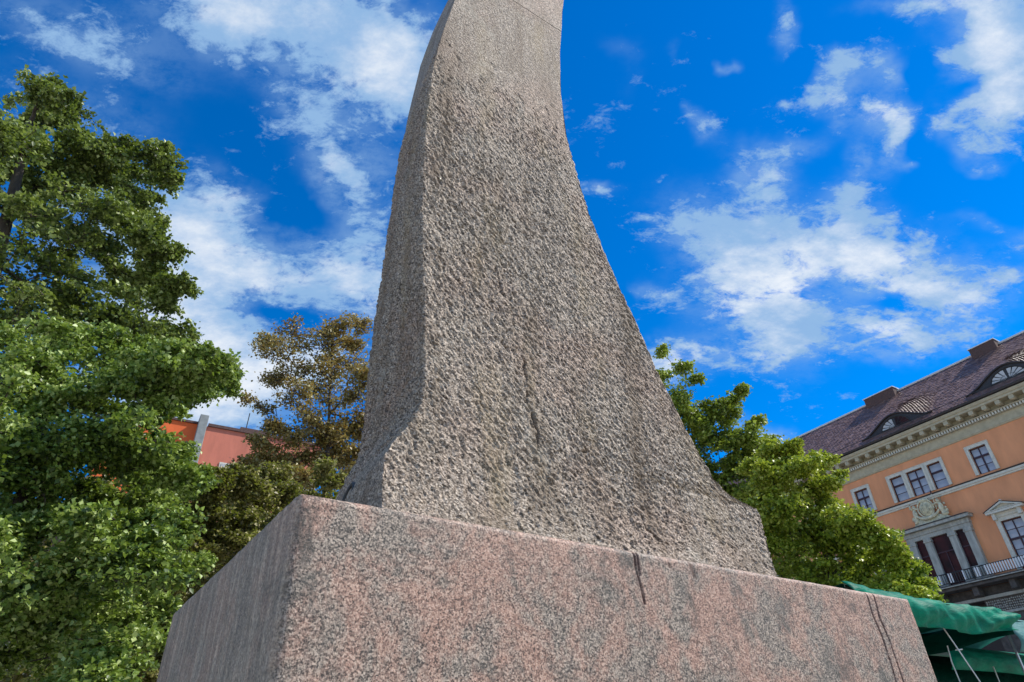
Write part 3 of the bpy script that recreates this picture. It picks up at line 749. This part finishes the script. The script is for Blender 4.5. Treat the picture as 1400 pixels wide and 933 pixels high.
while y < 5.95:
    dy = P*math.cos(math.atan(SL)); x = XL-.7 + (row % 2)*P/2
    while x < XR+.5:
        if not (y < -.3 < y+dy*1.3 and lift(x, -.3) > .03):
            ox, oy = x, y; e0 = rg.uniform(.018, .05); e1 = rg.uniform(.004, .02); w = P*.96
            y2 = y+dy*1.25; tw = rg.uniform(-.012, .012)
            za = rz(x, y); zb = rz(x, y2)
            m.add([(x, y2, zb+e1), (x, y+dy*.35, rz(x, y+dy*.35)+e0*.8+tw), (x+w*.3, y, za+e0), (x+w*.7, y, za+e0), (x+w, y+dy*.35, rz(x+w, y+dy*.35)+e0*.8-tw), (x+w, y2, rz(x+w, y2)+e1)], [(0,1,2,3,4,5)])
        x += P
    y += dy; row += 1
o = m.obj('roof_tiles', MAT['tile'], bld); o['kind'] = 'stuff'
MB().tube([(XL-.8, 6, 26.48), (XR+.8, 6, 26.48)], .11, 8).obj('ridge_flashing', MAT['zinc'], bld)
# eyebrow dormers
for c, hw, H in EYB[:2]+EYB[2:]:
    xs_ = np.linspace(c-hw+.02, c+hw-.02, 41); zb = 20.5+.6*SL
    m = MB(); m.add([(x, -.28, zb-.02) for x in xs_] + [(x, -.28, rz(x, -.3)+.0) for x in xs_], [(i, i+1, i+42, i+41) for i in range(40)])
    d = m.obj('eyebrow_dormer', MAT['roofdark'], bld)
    MB().tube([(x, -.36, rz(x, -.3)+.03) for x in xs_], .055, 6).obj('edge_roll', MAT['roofdark'], d)
    R0 = .60
    for s in (-1, 1):
        for k in range(4):
            a0, a1 = [math.pi*(.5 - s*(.5*q/4.0)) for q in (k+.12, k+.88)]
            for r0, r1 in ((.12, .42), (.46, .94)):
                def pt(a, r): return (c+.98*r*math.cos(a)+s*.06, -.315, zb+.05+.68*r*math.sin(a))
                pl = [pt(a0, r0), pt(a1, r0), pt(a1, r1), pt((a0+a1)/2, r1*1.02), pt(a0, r1)]
                MB().add(pl, [(0,1,2,3,4)]).obj('pane', MAT['glassl'] if not (c < 6 and s == 1) else MAT['glassd'], d)
    MB().tube([(c+1.04*math.cos(a), -.32, zb+.04+.74*math.sin(a)) for a in np.linspace(0, math.pi, 18)], .035, 6).obj('window_frame', MAT['iron'], d)
# chimneys
for a, b in ((1.15, 3.7), (9.85, 11.6), (17.5, 19.5)):
    ch = B(a, b, 5.3, 6.6, 25.2, 26.66).obj('chimney', MAT['brick'], bld)
    B(a-.06, b+.06, 5.24, 6.66, 26.66, 26.73).obj('chimney_cap', MAT['zinc'], ch)
# snow guard rail near the gutter
MB().tube([(XL, -.62, 20.98), (XR, -.62, 20.98)], .025, 5).obj('snow_guard', MAT['iron'], bld)

# ------------------------------------------------------------------ red building on the left
d0 = at(275, 575, 44)
ra = R_(90-58.5)
red = empty('red_building', (d0[0], d0[1], 0), ra, 'salmon red house wall with grey duct and roof antennas behind the left trees', 'building')
HT = d0[2]
B(.42, 8.15, 0, 9, 0, HT-.35).obj('wall', MAT['salmon'], red)
B(.50, 8.30, -.12, 9.1, HT-.35, HT-.15).obj('coping', MAT['brick'], red)
B(-5.2, -.12, .5, 9, 0, HT-.1).obj('wall', MAT['orange'], red)
B(-5.2, -.12, .38, 9, HT-.1, HT+.05).obj('coping', MAT['brick'], red)
B(-.12, .42, -.25, 1, 0, HT+.35).obj('duct', MAT['pipe'], red, bevel=.03)
B(8.16, 30, 1.5, 9, 0, HT-6.5).obj('wall', MAT['creamwall'], red)
B(2.6, 4.4, .6, 2.2, HT-.15, HT+.35).obj('roof_hatch', MAT['brick'], red)
an = MB().tube([(3.0, 1, HT), (3.05, 1, HT+1.7)], .035, 5); an.obj('antenna', MAT['iron'], red)
an = MB().tube([(4.5, 1, HT), (4.5, 1, HT+1.0)], .05, 5); an.ell((4.55, .8, HT+.9), (.32, .1, .32), 10, 6); an.tube([(3.9, 1, HT+.7), (5.2, 1, HT+.75)], .04, 5)
an.obj('antenna', MAT['iron'], red)
an = MB().tube([(7.4, 1, HT-.2), (7.4, 1, HT+2.0)], .04, 5)
for k in range(4): an.tube([(6.9+.05*k, 1, HT+1.9-.25*k), (7.9-.05*k, 1, HT+1.95-.25*k)], .02, 4)
an.obj('antenna', MAT['iron'], red)
for x in (4.4, 5.75, 7.0, 1.8):
    z1 = HT-4.2
    w = MB().box(x-.08, x+1.16, -.06, .02, z1-.08, z1+1.5).obj('window', MAT['pale'], red)
    for i in range(2): MB().box(x+.04+i*.56, x+.52+i*.56, -.09, -.062, z1+.05, z1+1.4).obj('pane', MAT['glassl'], w)
for k in range(6):
    w = MB().box(9.2+k*2.2, 10.3+k*2.2, 1.42, 1.52, HT-10, HT-8.2).obj('window', MAT['glass'], red)
# low cream building seen through gaps in the leaves
p0 = at(30, 820, 34)
cr = empty('cream_building', (p0[0], p0[1], 0), R_(8), 'low cream rendered house glimpsed through gaps in the dark trees at left', 'building')
B(-26, 22, 0, 8, 0, 9.5).obj('wall', MAT['creamwall'], cr)
MB().prism([(-26.4, 9.5), (22.4, 9.5), (20, 11.2), (-24, 11.2)], -.4, 8.2).obj('roof', MAT['brick'], cr)
for k in range(14):
    for z in (3.2, 7.6): B(-24+k*3.3, -22.8+k*3.3, -.05, .02, z, z+1.9).obj('window', MAT['glassd'], cr)

# ------------------------------------------------------------------ trees
def tree(name, label, cat, base, top, clumps, leaf, per, lm, seed, r0=.2, sag=.1, twigs=16, spread=1.0, flat=.75, group=None, limb_r=.035, lace=1.0):
    rs = np.random.RandomState(seed)
    root = empty(name, (base[0], base[1], 0), 0, label, cat, group)
    b3 = np.array([base[0], base[1], 0.0]); top = np.array(top)
    mt = MB(); ml = MB()
    tr = [b3*(1-s) + top*s + np.array([.18*math.sin(3*s+seed), .18*math.sin(2.3*s+2*seed), 0])*s*(1-s)*2 for s in np.linspace(0, 1, 12)]
    mt.tube([p-b3 for p in tr], [r0*(1-.72*s)*(1+.5*math.exp(-s*14)) for s in np.linspace(0, 1, 12)], 10)
    nodes = [(p, r0*(1-.7*i/11)) for i, p in enumerate(tr) if i >= 4]
    sub = []
    for c, R, dens in clumps:
        sub.append((c, R*.6, dens, .22))
        for k in range(8):
            v = rs.normal(size=3); v /= np.linalg.norm(v)
            r_ = R*rs.uniform(.30, .62)
            sub.append((c + v*np.array([1, 1, .85])*R*rs.uniform(.55, 1.12), r_, dens*min(1, rs.uniform(.4, 1.3)), .11))
    clumps = sub
    order = sorted(clumps, key=lambda c: min(np.linalg.norm(c[0]-n[0]) for n in nodes))
    LV = []
    for c, R, dens, share in order:
        R3 = np.array([R, R, R*flat])
        od = np.array([c[0]-top[0], c[1]-top[1], 0.0]); od /= np.linalg.norm(od)+1e-6
        best = min(nodes, key=lambda n: np.linalg.norm(c-n[0]) + .6*max(0, n[0][2]-c[2]+.1) )
        p = best[0]; L = np.linalg.norm(c-p); end = c + np.array([0, 0, R*.1])
        pts = []
        nseg = 7
        for i in range(nseg+1):
            s = i/nseg; q = p*(1-s)+end*s
            q = q + np.array([0, 0, .18*L*math.sin(math.pi*s)*(.6)]) + rs.normal(0, .03*L, 3)*math.sin(math.pi*s)
            pts.append(q)
        ra_ = min(best[1]*.7, limb_r*(.6+L*.35)); rr = [ra_*(1-.7*i/nseg)+.004 for i in range(nseg+1)]
        ml.tube([q-b3 for q in pts], rr, 6, False)
        for q, r in list(zip(pts, rr))[2:]: nodes.append((q, r))
        tw = max(4, int(twigs*share*1.3*dens))
        for k in range(tw):
            st = pts[rs.randint(3, nseg+1)]
            v = rs.normal(size=3); v /= np.linalg.norm(v); v[2] = v[2]*.8+.12
            v = v*.85 + od*(v@od)*.75 + np.array([0, 0, -.12])*abs(v@od)
            e = c + v*R3*spread*(rs.uniform(.3, 1.0)**.6)*rs.choice([1.1, 1.25, 1.5])
            mid = (st+e)/2 + np.array([0, 0, .1*R]) + rs.normal(0, .06*R, 3)
            ml.tube([st-b3, mid-b3, e-b3], [.010, .007, .003], 3, False)
            nl = max(3, int(per*share*dens/tw*rs.uniform(.4, 1.6)))
            s = rs.beta(1.8, 1.1, nl)[:, None]
            P = (st*(1-s)**2 + 2*mid*s*(1-s) + e*s**2) + rs.normal(0, 1, (nl, 3))*np.array([1, 1, .6])*(.12*R+.045)*lace*(1.25-.6*s)
            LV.append(P)
    P = np.concatenate(LV)-b3; n = len(P)
    # each leaf: a small kite folded along its midrib, hanging outward
    nm = rs.normal(size=(n, 3))*.75 + np.array([0, 0, .9]); nm /= np.linalg.norm(nm, axis=1, keepdims=True)
    a = rs.normal(size=(n, 3)); a[:, 2] -= .4; a -= (a*nm).sum(1, keepdims=True)*nm; a /= np.linalg.norm(a, axis=1, keepdims=True)
    b = np.cross(nm, a); l = (leaf*rs.uniform(.55, 1.35, n))[:, None]
    fold = rs.uniform(.05, .3, n)[:, None]*l
    v0 = P; v1 = P + a*l*.42 + b*l*.40 + nm*fold; v2 = P + a*l; v3 = P + a*l*.42 - b*l*.40 + nm*fold
    V = np.stack([v0, v1, v2, v3], 1).reshape(-1, 3)
    k = np.arange(n)*4
    F = np.stack([np.stack([k, k+1, k+2], 1), np.stack([k, k+2, k+3], 1)], 1).reshape(-1, 3)
    mt.obj('trunk', MAT['bark'], root, True); ml.obj('limbs', MAT['bark'], root, True)
    link('crown', mesh('crown', V, F, lm), root)
    print(name, n)
    return root
def cl(lst, dist, jit=.0, seed=0):
    rs = random.Random(seed); out = []
    for q in lst:
        x, y, r = q[:3]; dens = q[3] if len(q) > 3 else 1.0; dd = dist + (q[4] if len(q) > 4 else rs.uniform(-jit, jit))
        c = at(x, y, dd); R = r*np.linalg.norm(c-O)/FPX*.82
        out.append((c, R, dens))
    return out
LM_tall = leaf_mat('linden_leaves', [(.1, (.03, .04, .014)), (.42, (.12, .17, .04)), (.66, (.25, .32, .07)), (.95, (.53, .60, .24))], .28)
LM_low = leaf_mat('bright_linden_leaves', [(.1, (.03, .05, .015)), (.42, (.13, .21, .04)), (.66, (.29, .40, .07)), (.95, (.57, .66, .26))], .28)
LM_brown = leaf_mat('browning_leaves', [(.1, (.09, .065, .025)), (.3, (.26, .165, .055)), (.55, (.30, .27, .07)), (.95, (.58, .50, .26))], dead=(.4, .25, .03))
LM_dark = leaf_mat('dusty_green_leaves', [(.1, (.05, .05, .018)), (.42, (.17, .14, .04)), (.66, (.26, .24, .055)), (.95, (.52, .45, .22))])
LM_r1 = leaf_mat('fresh_green_leaves', [(.1, (.08, .11, .018)), (.45, (.22, .29, .035)), (.7, (.37, .44, .06)), (.95, (.56, .60, .16))])
LM_r2 = leaf_mat('yellow_green_leaves', [(.1, (.09, .12, .012)), (.4, (.26, .33, .03)), (.7, (.48, .52, .05)), (.95, (.68, .68, .16))])

# tall linden, far left
T1 = [(80,135,28,.7),(55,160,32,.8),(100,165,26,.7),(20,190,26,.7),(55,205,40),(110,215,36),(10,240,40),(70,250,40,.8),(150,205,30,.8),(215,215,30,.9),(185,235,34,.9),(225,245,20,.7),(150,245,34),
      (115,285,45),(170,290,38),(210,290,24,.7),(30,290,50,.7),(80,320,45,.6),(150,335,42),(200,330,26,.6),(0,340,50,.55),(100,370,50,.75),(165,380,40),(215,350,24,.7),(240,345,12,.5),(215,385,28,.8),(240,388,18,.7),(225,412,20,.7),
      (30,390,50,.5),(80,420,45,.6),(150,425,40,.8),(20,440,50,.6),(185,450,40,.9),(230,465,30,.8),(110,460,45,.9),(-40,200,50,.8),(-50,300,60,.8),(-50,400,60,.8)]
tree('linden_tree', 'tallest linden tree with layered dark green crown rising at the far left', 'tree', at(-60, 900, 12.5)[:2], at(40, 170, 12.5),
     cl(T1, 12.5, .9, 1), .080, 3000, LM_tall, 11, .24, twigs=44, limb_r=.05, group='trees left of the pedestal')
# nearer spreading linden under it
T2 = [(60,490,60),(150,480,50),(230,495,45),(290,505,32,.8),(310,520,20,.7),(265,530,35,.8),(0,500,60),(190,530,50),(110,545,60),(30,570,60),(212,566,26,.9),(160,600,60),(90,630,60),(232,622,28,.9),(10,650,60),
      (200,655,50),(150,690,60),(70,710,60),(0,740,60),(220,710,42),(130,760,60),(200,770,50),(60,800,60),(245,655,24,.8),(10,830,60,.8),(140,840,55,.7),(200,850,40,.6),(70,880,60,.6),(170,910,50,.8),(-60,560,70),(-60,680,70),(-60,800,70),(268,655,20,.8),(240,770,30,.8),(0,900,60,.7),(110,930,60,.8)]
tree('linden_tree', 'broad bright green linden tree, lower and nearer, left of the pedestal', 'tree', at(-30, 930, 9.2)[:2], at(60, 560, 9.2),
     cl(T2, 9.0, 1.0, 2), .060, 5600, LM_low, 12, .2, twigs=52, limb_r=.045, group='trees left of the pedestal')
# browning sparse tree beside the stone
T3 = [(352,604,16,.4),(362,628,22,.8),(338,636,18,.6),(466,600,26,.8),(492,580,22,.7),(497,515,20,.6),(500,640,22,.8),(485,665,20,.9),(410,660,26,.9),(345,655,22,.8),(490,440,18,.5),(465,455,24,.75),(490,470,22,.55),(440,475,24,.55),(405,460,26,.42),(375,480,22,.4),(360,470,14,.35),(400,500,28,.45),(440,510,28,.55),(480,505,26,.6),(380,520,24,.45),(410,540,26,.5),(362,560,12,.15),
      (450,545,28,.5),(490,545,24,.6),(420,570,28,.5),(395,600,28,.8),(440,600,30,.8),(480,590,26,.7),(385,632,18,.8),(420,635,32),(460,630,28),(490,620,20,.8),(350,672,22),(300,675,24,.9),(270,670,20,.8),(480,660,22,.8),(375,585,14,.3),(338,545,7,.1)]
tree('browning_tree', 'sparse thin tree with browning leaves close beside the tall stone', 'tree', at(440, 930, 14)[:2], at(455, 470, 14),
     cl(T3, 14, .8, 3), .064, 1900, LM_brown, 13, .08, lace=1.5, twigs=44, limb_r=.028, spread=1.35)
# dark bushy trees behind the pedestal's left end
T4 = [(330,648,16),(300,652,16),(268,645,18),(345,662,22),(290,662,20),(250,655,24),(372,655,20),(330,680,40),(400,670,34),(445,655,26,.8),(370,710,45),(290,700,45),(270,740,45),(330,740,50),(250,790,45),(310,780,45),(240,840,45),(200,880,45),(280,830,50),(380,760,45),(220,925,45),(440,690,40),(150,900,50,.8),(330,850,60)]
tree('dusty_tree', 'bushy dull green tree filling the gap behind the grey end of the pedestal', 'tree', at(330, 930, 11.5)[:2], at(330, 720, 11.5),
     cl(T4, 11.5, 1.0, 4), .060, 3800, LM_dark, 14, .15, twigs=44, limb_r=.035)
T4b = [(x, y, 75) for x in range(-80, 460, 62) for y in (715, 790, 870, 950)]
tree('hedge_tree', 'deep dark green wall of clipped trees seen behind the linden trees at left', 'tree', at(120, 930, 19)[:2], at(150, 750, 19),
     [c for c in cl(T4b, 19, 1.5, 5)], .17, 700, LM_dark, 15, .2, twigs=18, limb_r=.04)
# right: feathery taller tree
T5 = [(905,482,11,.3),(937,503,12,.3),(895,520,24,.55),(925,545,26,.6),(952,520,10,.25),(915,590,32,.8),(960,575,26,.6),(1002,548,10,.3),(1018,536,9,.3),(1000,572,20,.5),(1036,577,11,.35),(985,600,26,.6),(945,620,34,.8),(1010,605,24,.6),
      (975,645,34,.8),(1010,640,28,.8),(930,570,26,.7),(1025,665,30,.9),(1000,690,30,.9),(960,590,20,.5),(870,560,30,.8),(1040,620,26,.7),(1050,650,28,.8),(980,560,18,.5),(1025,600,18,.6),(1045,690,30,.9),(860,640,30,.8),(900,660,40,.8),(1060,720,40,.8),(1080,770,40)]
tree('maple_tree', 'loose leafed green tree with thin upright shoots emerging from behind the stone', 'tree', at(960, 930, 17)[:2], at(950, 660, 17),
     cl(T5, 17, .8, 6), .088, 2300, LM_r1, 16, .17, twigs=36, limb_r=.03, spread=1.15, lace=1.2)
T6 = [(1060,625,26,.9),(1090,640,28,.9),(1120,640,22,.9),(1050,660,32),(1100,675,34),(1135,665,20,.9),(1070,700,34),(1130,700,28),(1160,715,28),(1100,730,36),(1190,725,22,.9),(1210,740,20,.9),(1150,755,34),(1195,765,28),(1060,745,34),
      (1225,765,16,.8),(1110,780,34),(1235,790,20,.9),(1250,775,12,.7),(1180,800,34),(1255,800,14,.8),(1220,815,26),(1140,810,34),(1080,800,36),(1030,700,28),(1025,750,28),(1085,615,12,.6),(1050,612,12,.6),(1262,815,12,.8),(1030,640,18,.8)]
tree('round_tree', 'low round yellow-green tree standing before the orange building', 'tree', at(1130, 930, 13.5)[:2], at(1120, 720, 13.5),
     cl(T6, 13.5, .9, 7), .068, 3300, LM_r2, 17, .14, twigs=46, limb_r=.03)

# ------------------------------------------------------------------ market stalls behind the pedestal's right end
def sheet(nu, nv, fn, mt, name, parent):
    V = [fn(i/(nu-1), j/(nv-1)) for j in range(nv) for i in range(nu)]
    F = [(j*nu+i, j*nu+i+1, (j+1)*nu+i+1, (j+1)*nu+i) for j in range(nv-1) for i in range(nu-1)]
    o = link(name, mesh(name, V, F, mt, True), parent)
    s = o.modifiers.new('thick', 'SOLIDIFY'); s.thickness = .004
    return o
q0 = at(1150, 795, 7.04); q1 = at(1372, 833, 9.9)
sa = math.atan2(q1[1]-q0[1], q1[0]-q0[0]); SLn = float(np.linalg.norm(q1[:2]-q0[:2])); ZT = float(q0[2]); 
st = empty('market_stall', (q0[0], q0[1], 0), sa, 'bright green tarpaulin market stall canopy just behind the right end of the pedestal', 'market stall', 'market stalls behind the pedestal')
def fold(u, v):                                # scalloped valance
    x = u*SLn; bulge = .09*math.sin(math.pi*min(1, v*1.1))*(1+.3*math.sin(x*2.2)) + .018*math.sin(x*9+v*5) + .012*math.sin(x*23-v*8)
    corner = max(0, (u-.72)/.28)
    z = ZT - .03*math.sin(math.pi*u)*1.2 - v*(.285 - .05*corner) + .012*math.sin(x*5)*v
    return (x, -bulge + .05*corner*math.sin(v*9+u*20), z)
sheet(60, 12, fold, MAT['green'], 'valance', st)
sheet(30, 8, lambda u, v: (SLn + .004 + .0*v + .03*math.sin(u*8), u*2.4, ZT - .03 - u*.16 - v*.24 + .015*math.sin(u*14)), MAT['green_shaded'], 'side_curtain', st)
sheet(40, 16, lambda u, v: (u*SLn, v*2.4, ZT - .02 - .16*v - .03*math.sin(math.pi*u)), MAT['green_shaded'], 'canopy', st)
sheet(30, 8, lambda u, v: (u*SLn, 2.38 + .04*math.sin(u*25), ZT - v*2.2), MAT['green_shaded'], 'back_curtain', st)
sheet(20, 8, lambda u, v: (.03+.03*math.sin(u*20), u*2.36, ZT-.02 - v*2.2), MAT['green_shaded'], 'side_curtain', st)
for x in (.08, SLn-.08):
    for y in (2.3,): MB().tube([(x, y, 0), (x, y, ZT-.22)], .014, 8).obj('pole', MAT['iron'], st)
def wl(p, o_): # world -> stall coordinates
    d = np.array(p)-np.array(o_.location); a = -sa; return (d[0]*math.cos(a)-d[1]*math.sin(a), d[0]*math.sin(a)+d[1]*math.cos(a), d[2])
MB().tube([wl(at(1285, 852, 8.7), st), wl(at(1312, 891, 8.75), st), wl(at(1345, 940, 8.8), st), wl(at(1370, 985, 8.8), st)], .007, 6).obj('guy_rope', MAT['rope'], st)
MB().tube([wl(at(1295, 883, 9.0), st), wl(at(1301, 905, 9.0), st), wl(at(1324, 960, 9.0), st)], .007, 6).obj('guy_rope', MAT['rope'], st)
MB().tube([wl(at(1306, 889, 8.76), st), wl(at(1316, 888, 8.76), st)], .006, 5).obj('rope_toggle', MAT['rope'], st)
# second stall behind
q2 = at(1290, 887, 10.6); L2 = 5.5; Z2 = float(q2[2])
st2 = empty('market_stall', (q2[0], q2[1], 0), sa, 'second green market stall, lower, in the shade under and beyond the bright canopy', 'market stall', 'market stalls behind the pedestal')
sheet(50, 10, lambda u, v: (u*L2, -.05*math.sin(math.pi*v)-.01*math.sin(u*30), Z2 - v*.24 + .012*math.sin(u*9)), MAT['green'], 'valance', st2)
sheet(30, 10, lambda u, v: (u*L2, v*2.6, Z2 + .3*math.sin(math.pi*v)), MAT['green'], 'canopy', st2)
sheet(30, 6, lambda u, v: (u*L2, .35+.03*math.sin(u*30), Z2-.1 - v*2.2), MAT['green_shaded'], 'front_curtain', st2)
for x in (.95, 3.2, L2-.05): MB().tube([(x, -.08, 0), (x, -.08, Z2-.18)], .010, 6).obj('pole', MAT['alu'], st2)
# teal sheet at the right edge
q3 = at(1373, 846, 10.1)
st3 = empty('market_stall', (q3[0], q3[1], 0), sa, 'stall under a milky teal plastic sheet at the right edge, beside the bright green canopy', 'market stall', 'market stalls behind the pedestal')
sheet(30, 14, lambda u, v: (u*3.2, -.05*math.sin(math.pi*v)+.03*math.sin(u*14+v*6), q3[2] - v*.36 + .02*math.sin(u*12)), MAT['teal'], 'valance', st3)
sheet(20, 10, lambda u, v: (u*3.2, v*2.0, q3[2] + .25*math.sin(math.pi*v)), MAT['teal'], 'canopy', st3)
sheet(20, 6, lambda u, v: (u*3.2, 1.9, q3[2]-.05 - v*2.2), MAT['green_shaded'], 'back_curtain', st3)
for x in (.06, 3.1): MB().tube([(x, .05, 0), (x, .05, q3[2]-.05)], .016, 6).obj('pole', MAT['alu'], st3)
